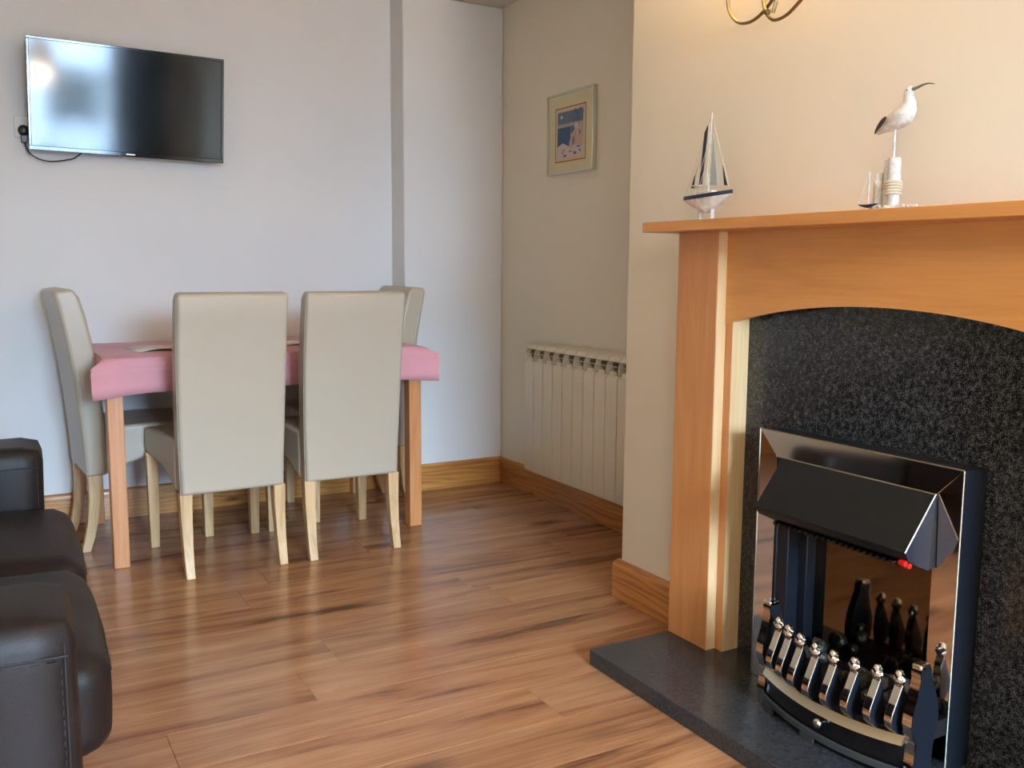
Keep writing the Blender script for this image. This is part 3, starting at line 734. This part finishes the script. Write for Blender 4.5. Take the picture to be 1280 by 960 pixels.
# bars: bottle profile in x/z, bulging to the front
BP = [(.006, .300), (.000, .292), (.002, .276), (.009, .268), (.004, .258), (-.008, .232), (-.019, .208), (-.023, .192), (-.019, .176), (-.007, .163), (.002, .156),
      (.016, .158), (.020, .176), (.024, .200), (.022, .225), (.018, .250), (.014, .262), (.018, .276), (.018, .292), (.014, .300)]
for i, y in enumerate((1.628, 1.586, 1.541, 1.490, 1.436, 1.380, 1.325, 1.277)):
    b0 = bow(y)+.004
    lift = (0, -.004, -.008, -.012, -.010, -.006, -.003, 0)[i]
    bm = bmesh.new(); prism(bm, [(b0+p[0]-X0, p[1]+lift-.003-HZ) for p in BP[3:16]], 'y', y-.0105-Y0, y+.0105-Y0, 0, 1)
    br = obj('basket_bar', bm, [M['chrome'], M['reflect_tint']], ef, bevel=.0018, seg=2, ang=60)  # chrome bar; dark reflection on its side faces is painted in by material
    bm = bmesh.new(); c = L3(b0+.008, y, .272+lift)
    seg = 10; rings = []
    for h, r in ((-.012, .005), (-.006, .010), (.004, .0125), (.012, .010), (.020, .0075), (.024, .0035)):
        tw_ = h*60; rings.append([(c[0]+r*(1+.18*(k % 2))*math.cos(k*2*math.pi/seg+tw_), c[1]+r*(1+.18*(k % 2))*math.sin(k*2*math.pi/seg+tw_), c[2]+h) for k in range(seg)])
    loft(bm, rings); obj('finial', bm, M['chrome'], br)
for y, s in ((1.674, 1), (1.238, -1)):
    b0 = 1.682
    EP = [(.004, .318), (-.002, .306), (.001, .288), (-.008, .250), (-.019, .215), (-.021, .190), (-.014, .165), (-.003, .145), (-.004, .115), (-.006, .05), (.050, .05), (.052, .12),
          (.056, .150), (.064, .175), (.066, .200), (.060, .235), (.046, .270), (.036, .292), (.034, .312), (.026, .318)]
    bm = bmesh.new(); ya, yb = sorted((y-.011, y+.011)); prism(bm, [(b0+p[0]-X0, p[1]-HZ) for p in EP], 'y', ya-Y0, yb-Y0)
    eb = obj('end_post', bm, M['reflect_tint'], ef, bevel=.002, ang=60)
    bm = bmesh.new(); A1 = [(b0+p[0]-.0022-X0, p[1]-HZ) for p in EP[:8]]; A2 = [(b0+p[0]+.001-X0, p[1]-HZ) for p in EP[:8]]
    prism(bm, A1+A2[::-1], 'y', ya-.0005-Y0, yb+.0005-Y0); o = obj('chrome_front', bm, M['chrome'], eb); o['label'] = 'chrome front strip'
    bm = bmesh.new(); fbox(bm, b0-.003, b0+.030, ya-.001, yb+.001, .308, .322); obj('post_cap', bm, M['chrome'], eb, bevel=.004)
    bm = bmesh.new(); prism(bm, [(b0-.006+q[0]-X0, q[1]-HZ) for q in ((-.004, .150), (.004, .150), (.004, .05), (-.001, .05), (-.002, .085), (-.009, .095), (-.004, .110), (-.003, .135))], 'y', ya-.0007-Y0, yb+.0007-Y0)
    o = obj('fret_end', bm, M['chrome'], eb); o['label'] = 'chrome moulded end of the fret'
# fret band, black panel, ash front with slots
def bowed(name, x_off, thick, z0f, z1f, mat, y0=1.251, y1=1.661, n=24, parent=ef, bev=0):
    bm = bmesh.new(); rings = []
    for i in range(n+1):
        y = y0+(y1-y0)*i/n; x = bow(y)+x_off(y) if callable(x_off) else bow(y)+x_off
        a, b_ = z0f(y), z1f(y); rings.append([L3(x, y, a), L3(x+thick, y, a), L3(x+thick, y, b_), L3(x, y, b_)])
    loft(bm, rings); return obj(name, bm, mat, parent, bevel=bev)
def q_(y): return ((y-1.455)/.205)
def zb(y): return .137-.010*(1-q_(y)**2)
bm = bmesh.new(); rings = []
for i in range(31):
    y = 1.251+.41*i/30; x = bow(y); z = zb(y)
    rings.append([L3(x-.012, y, z+.002), L3(x-.006, y, z), L3(x+.008, y, z+.016), L3(x+.001, y, z+.021), L3(x-.003, y, z+.017)])
loft(bm, rings); obj('fret_band', bm, M['champagne'], ef)
bowed('fret_panel', .003, .006, lambda y: .064, lambda y: zb(y)+.006, M['black_gloss'])
def zt(y): return .084-.006*(1-q_(y)**2)
bowed('ash_front_rail', -.007, .008, lambda y: zt(y)-.016, zt, M['rail'], bev=.0015)
for a, b_ in ((1.621, 1.661), (1.470, 1.512), (1.251, 1.298)):
    bowed('ash_front_foot', -.006, .007, lambda y: HZ+.001, lambda y: zt(y)-.010, M['rail'], a, b_, 4)
bowed('ash_front_recess', .006, .004, lambda y: HZ+.001, lambda y: zt(y)-.008, M['black_gloss'], 1.28, 1.64, 12)
bm = bmesh.new(); lathe(bm, [(.004, .006), (.005, -.004), (.010, -.008), (.012, -.014), (.009, -.020), (.003, -.022)], L3(bow(1.452)+.003, 1.452, .108), 16, 'x'); obj('knob', bm, M['chrome'], ef)

# ---------------------------------------------------------------- model yacht on the mantel
MZ = 1.2765
by = empty('model_yacht', 'white model sailing boat with navy trim on the left of the mantel shelf', 'model boat', (1.755, 2.035, MZ))
# local u = -y (to the right in view)
bm = bmesh.new()
posts = [(-.022, 0), (.030, 0)]
box(bm, -.028, .028, -.050, .045, 0, .004)
obj('stand_base', bm, M['boatwhite'], by, bevel=.001)
for u in (-.026, .022):
    bm = bmesh.new(); box(bm, -.006, .006, -u-.003, -u+.003, .004, .040); obj('stand_post', bm, M['boatwhite'], by)
bm = bmesh.new(); rings = []
for i in range(15):
    t = -1+2*i/14; u = .098*t
    wd_ = .026*(1-abs(t)**2.4)+.0012; dp = .040*(1-abs(t))**.85+.003; z0 = .064+.004*abs(t)**2+.004*t
    rings.append([(wd_*math.cos(a), -u, z0-dp*abs(math.sin(a))**.8 if a > 0 else z0) for a in [math.pi*k/10 for k in range(11)]])
loft(bm, rings); hull = obj('hull', bm, M['boatwhite'], by)
bm = bmesh.new(); rings = []
for i in range(15):
    t = -1+2*i/14; u = .099*t; wd_ = .0275*(1-abs(t)**2.4)+.0018; z0 = .064+.004*abs(t)**2+.004*t
    rings.append([(-wd_, -u, z0-.003), (wd_, -u, z0-.003), (wd_, -u, z0+.007), (-wd_, -u, z0+.007)])
loft(bm, rings); o = obj('gunwale', bm, M['navy'], hull); o['label'] = 'navy deck edge'
bm = bmesh.new(); box(bm, -.010, .010, -.030, .035, .070, .082); obj('cabin', bm, M['boatwhite'], hull, bevel=.003)
bm = bmesh.new(); tube(bm, [(0, -.003, .066), (0, -.008, .288)], [.0032, .0022], 8); obj('mast', bm, M['boatwhite'], by)
bm = bmesh.new(); tube(bm, [(0, .002, .095), (-.012, .055, .098)], .0018, 6); obj('boom', bm, M['boatwhite'], by)
def sail(name, pts, mat, x=0, parent=by, lab=None):
    bm = bmesh.new(); prism(bm, [(-p[0], p[1]) for p in pts], 'x', x-.0006, x+.0006); o = obj(name, bm, mat, parent, smooth=False)
    if lab: o['label'] = lab
    return o
s1 = sail('mainsail', [(.002, .098), (-.052, .100), (-.012, .245), (.004, .262)], M['sail'], -.003)
sail('sail_stripe', [(-.018, .100), (-.030, .100), (-.014, .238), (.000, .258), (.000, .25)], M['navy'], -.0045, s1, 'navy stripe')
s2 = sail('mizzen_sail', [(-.040, .092), (-.072, .092), (-.036, .182)], M['greysail'], .004)
sail('sail_tip', [(-.060, .094), (-.072, .094), (-.058, .128)], M['navy'], .0025, s2, 'navy lower corner')
s3 = sail('jib', [(.016, .094), (.080, .090), (.018, .252), (.010, .24)], M['sail'], .002)
sail('sail_tip', [(.066, .0925), (.079, .0905), (.058, .146)], M['navy'], .0005, s3, 'navy lower corner')
sail('inner_jib', [(.012, .096), (.040, .094), (.020, .232)], M['greysail'], -.002)
bm = bmesh.new()
for a, b_ in (((0, -.009, .285), (0, -.094, .074)), ((0, -.009, .285), (0, .094, .070)), ((-.02, -.01, .07), (0, -.006, .215)), ((-.022, .03, .07), (0, -.007, .235)), ((.02, .01, .07), (0, -.006, .225)), ((-.02, .02, .07), (0, -.005, .19))):
    tube(bm, [a, b_], .0007, 5)
obj('rigging', bm, M['string'], by)

# ---------------------------------------------------------------- wading bird ornament
bd = empty('wading_bird_ornament', 'carved white curlew on a tall pole among driftwood posts on the mantel shelf', 'ornament', (1.755, 1.425, MZ))
bm = bmesh.new(); pts = [(.026*math.cos(a)*(1+.15*math.sin(3*a)), .062*math.sin(a)*(1+.1*math.sin(5*a))-.004) for a in [2*math.pi*k/18 for k in range(18)]]
prism(bm, pts, 'z', 0, .006); obj('plinth', bm, M['boatwhite'], bd, bevel=.002)
rnd = random.Random(5); bm = bmesh.new()
for i in range(60):
    a = rnd.random()*6.28; q = rnd.uniform(.6, 1.0); r_ = rnd.uniform(.003, .0055)
    v = bmesh.ops.create_icosphere(bm, subdivisions=1, radius=r_, matrix=Matrix.Translation((.026*q*math.cos(a), .06*q*math.sin(a)-.004, .007)))
pb = obj('pebble', bm, M['boatwhite'], bd); pb['kind'] = 'stuff'
bm = bmesh.new(); lathe(bm, [(.0135, .004), (.014, .05), (.0135, .110), (.0115, .113)], (0, .0, 0), 14); post = obj('post', bm, M['boatwhite'], bd)
bm = bmesh.new(); lathe(bm, [(.010, .004), (.0105, .06), (.0095, .110)], (.008, .022, 0), 12); obj('post', bm, M['boatwhite'], bd)
bm = bmesh.new(); lathe(bm, [(.010, .004), (.0105, .05), (.0095, .084)], (.002, .042, 0), 12); obj('post', bm, M['boatwhite'], bd)
bm = bmesh.new()
for k in range(5): 
    z = .036+k*.0062
    tube(bm, [( .017*math.cos(a), .0165*math.sin(a)+.001, z+.001*math.sin(a*2)) for a in [2*math.pi*j/20 for j in range(21)]], .0031, 6)
o = obj('rope', bm, M['string'], post); o['label'] = 'coiled rope band'
bm = bmesh.new(); rings = []
for i in range(9):
    t = -1+2*i/8; rings.append([(-.022+.006*(1-t*t)*math.cos(a)+0, .048-.029*t, .014-.007*(1-t*t)*math.sin(a)+.002*abs(t)) for a in [math.pi*k/6 for k in range(7)]])
loft(bm, rings); tiny = obj('small_boat', bm, M['navy'], bd)
bm = bmesh.new(); tube(bm, [(-.022, .047, .013), (-.022, .047, .085)], .0016, 6)
for a, b_ in (((-.022, .047, .083), (-.022, .075, .016)), ((-.022, .047, .083), (-.022, .022, .05))): tube(bm, [a, b_], .0008, 5)
obj('small_mast', bm, M['boatwhite'], tiny)
bm = bmesh.new(); tube(bm, [(0, .004, .10), (0, .004, .19)], .0028, 8); obj('pole', bm, M['boatwhite'], bd)
# bird body: rings from tail to crown, u to the right (-y)
BZ = lambda z: .170+(z-.178)*.84
ctr = [(-.052, .178, .002, .003), (-.044, .182, .006, .007), (-.030, .190, .013, .013), (-.014, .199, .019, .019), (.004, .207, .0225, .024), (.018, .216, .0225, .026), (.027, .231, .0185, .021), (.029, .246, .0135, .0155), (.027, .258, .0105, .012), (.026, .266, .0115, .0125), (.027, .273, .0115, .0115), (.030, .279, .0095, .009), (.033, .283, .004, .004)]
ctr = [(u, BZ(z), a_, b_*.88) for u, z, a_, b_ in ctr]
bm = bmesh.new(); rings = []
for i, (u, z, a_, b_) in enumerate(ctr):
    u2, z2 = ctr[min(i+1, len(ctr)-1)][:2]; u1, z1 = ctr[max(i-1, 0)][:2]
    tx = Vector((u2-u1, z2-z1)).normalized(); nn = Vector((-tx.y, tx.x))
    rings.append([(a_*math.cos(q), -(u+nn.x*b_*math.sin(q)), z+nn.y*b_*math.sin(q)) for q in [2*math.pi*k/14 for k in range(14)]])
loft(bm, rings); body = obj('bird_body', bm, M['boatwhite'], bd)
bm = bmesh.new()
tube(bm, bez([(0, -.034, .2520), (0, -.046, .2540), (0, -.060, .2575), (0, -.074, .2585), (0, -.088, .2550)], 4), [.0042-.0034*i/16 for i in range(17)], 8); o = obj('beak', bm, M['beak'], body); o['label'] = 'long thin curved grey beak'
for s in (-1, 1):
    bm = bmesh.new(); rings = []
    for (u, z, h) in tuple((a, BZ(b), c*.9) for a, b, c in ((-.054, .176, .002), (-.044, .184, .006), (-.030, .195, .010), (-.016, .206, .009), (-.008, .213, .003))):
        xx = s*(.004+.020*max(0, min(1, (u+.054)/.04))**.6)
        rings.append([(xx+s*.0018, -(u+.4*h), z-h), (xx+s*.0028, -u, z), (xx+s*.0014, -(u-.4*h), z+h), (xx-s*.004, -u, z)])
    loft(bm, rings); o = obj('wing', bm, M['darkgrey'], body, sub=1); o['label'] = 'dark grey painted wing'
    bm = bmesh.new(); bmesh.ops.create_icosphere(bm, subdivisions=2, radius=.0016, matrix=Matrix.Translation((s*.0105, -.029, .2505))); obj('eye', bm, M['blackplastic'], body)

# ---------------------------------------------------------------- wall light above the mantel
wl = empty('wall_light', 'antique brass scroll wall light above the mantel, only its lower scrolls showing', 'wall light', (1.9, 1.88, 1.95))
wlo = Vector((1.9, 1.88, 1.95))
def wp(x, y, z): return (x-1.9, y-1.88, z-1.95)
def ribbon(pts, w_=.005, name='scroll_arm'):
    bm = bmesh.new(); P = bez(pts, 10); rings = []
    for i, p in enumerate(P):
        t = (P[min(i+1, len(P)-1)]-P[max(i-1, 0)]).normalized(); s = Vector((1, 0, 0)); nrm = t.cross(s).normalized()
        rings.append([p+nrm*.0018+s*w_, p+nrm*.0045, p+nrm*.0018-s*w_, p-nrm*.0018-s*w_, p-nrm*.0045, p-nrm*.0018+s*w_])
    loft(bm, rings); return obj(name, bm, M['bronze'], wl)
X = 1.84
ribbon([wp(X, 2.04, 1.93), wp(X, 2.072, 1.895), wp(X, 2.066, 1.85), wp(X, 2.035, 1.815), wp(X, 1.995, 1.803), wp(X, 1.955, 1.809), wp(X, 1.915, 1.832), wp(X, 1.885, 1.862), wp(X, 1.85, 1.92)])
ribbon([wp(X-.008, 1.935, 1.95), wp(X-.008, 1.932, 1.87), wp(X-.008, 1.918, 1.815), wp(X-.008, 1.895, 1.790), wp(X-.008, 1.868, 1.785), wp(X-.008, 1.835, 1.792), wp(X-.008, 1.80, 1.812), wp(X-.008, 1.72, 1.86), wp(X-.008, 1.66, 1.92)])
ribbon([wp(X, 1.90, 1.808), wp(X, 1.888, 1.84), wp(X, 1.872, 1.90), wp(X, 1.862, 1.95)])
bm = bmesh.new(); lathe(bm, [(.002, -.014), (.007, -.011), (.008, -.004), (.007, .004), (.002, .006)], wp(X-.006, 1.912, 1.812), 12, 'x'); obj('pivot_ball', bm, M['bronze'], wl)
bm = bmesh.new(); lathe(bm, [(.05, 0), (.05, -.006), (.035, -.014), (.012, -.02), (.010, -.06)], (0, 0, 0), 24, 'x'); obj('backplate', bm, M['bronze'], wl)
for y in (2.06, 1.70):
    bm = bmesh.new(); c = wp(X-.02, y, 1.95)
    lathe(bm, [(.022, 0), (.040, .03), (.055, .08), (.062, .12), (.060, .12), (.052, .08), (.036, .03), (.016, .004)], c, 20); obj('glass_shade', bm, M['glass_shade'], wl)
    point('wall_light_bulb', (c[0], c[1], c[2]+.13), 19, WARM, .03, wl)
# ceiling pendant in the middle of the room, behind the camera
pd = empty('pendant_light', 'warm pendant lamp reflected in the upper left of the television', 'ceiling light', (.50, .25, 1.98))
bm = bmesh.new(); lathe(bm, [(.02, .16), (.05, .13), (.10, .04), (.115, -.02), (.10, -.06), (.02, -.08)], seg=24); obj('globe_shade', bm, M['glass_shade'], pd)
bm = bmesh.new(); tube(bm, [(0, 0, .15), (0, 0, H-1.98)], .004, 6); obj('flex', bm, M['whiteplastic'], pd)
bm = bmesh.new(); lathe(bm, [(.05, H-1.98-.03), (.055, H-1.98)], seg=20); obj('ceiling_rose', bm, M['whiteplastic'], pd)
point('pendant_bulb', (0, 0, -.14), 15, WARM, .08, pd)
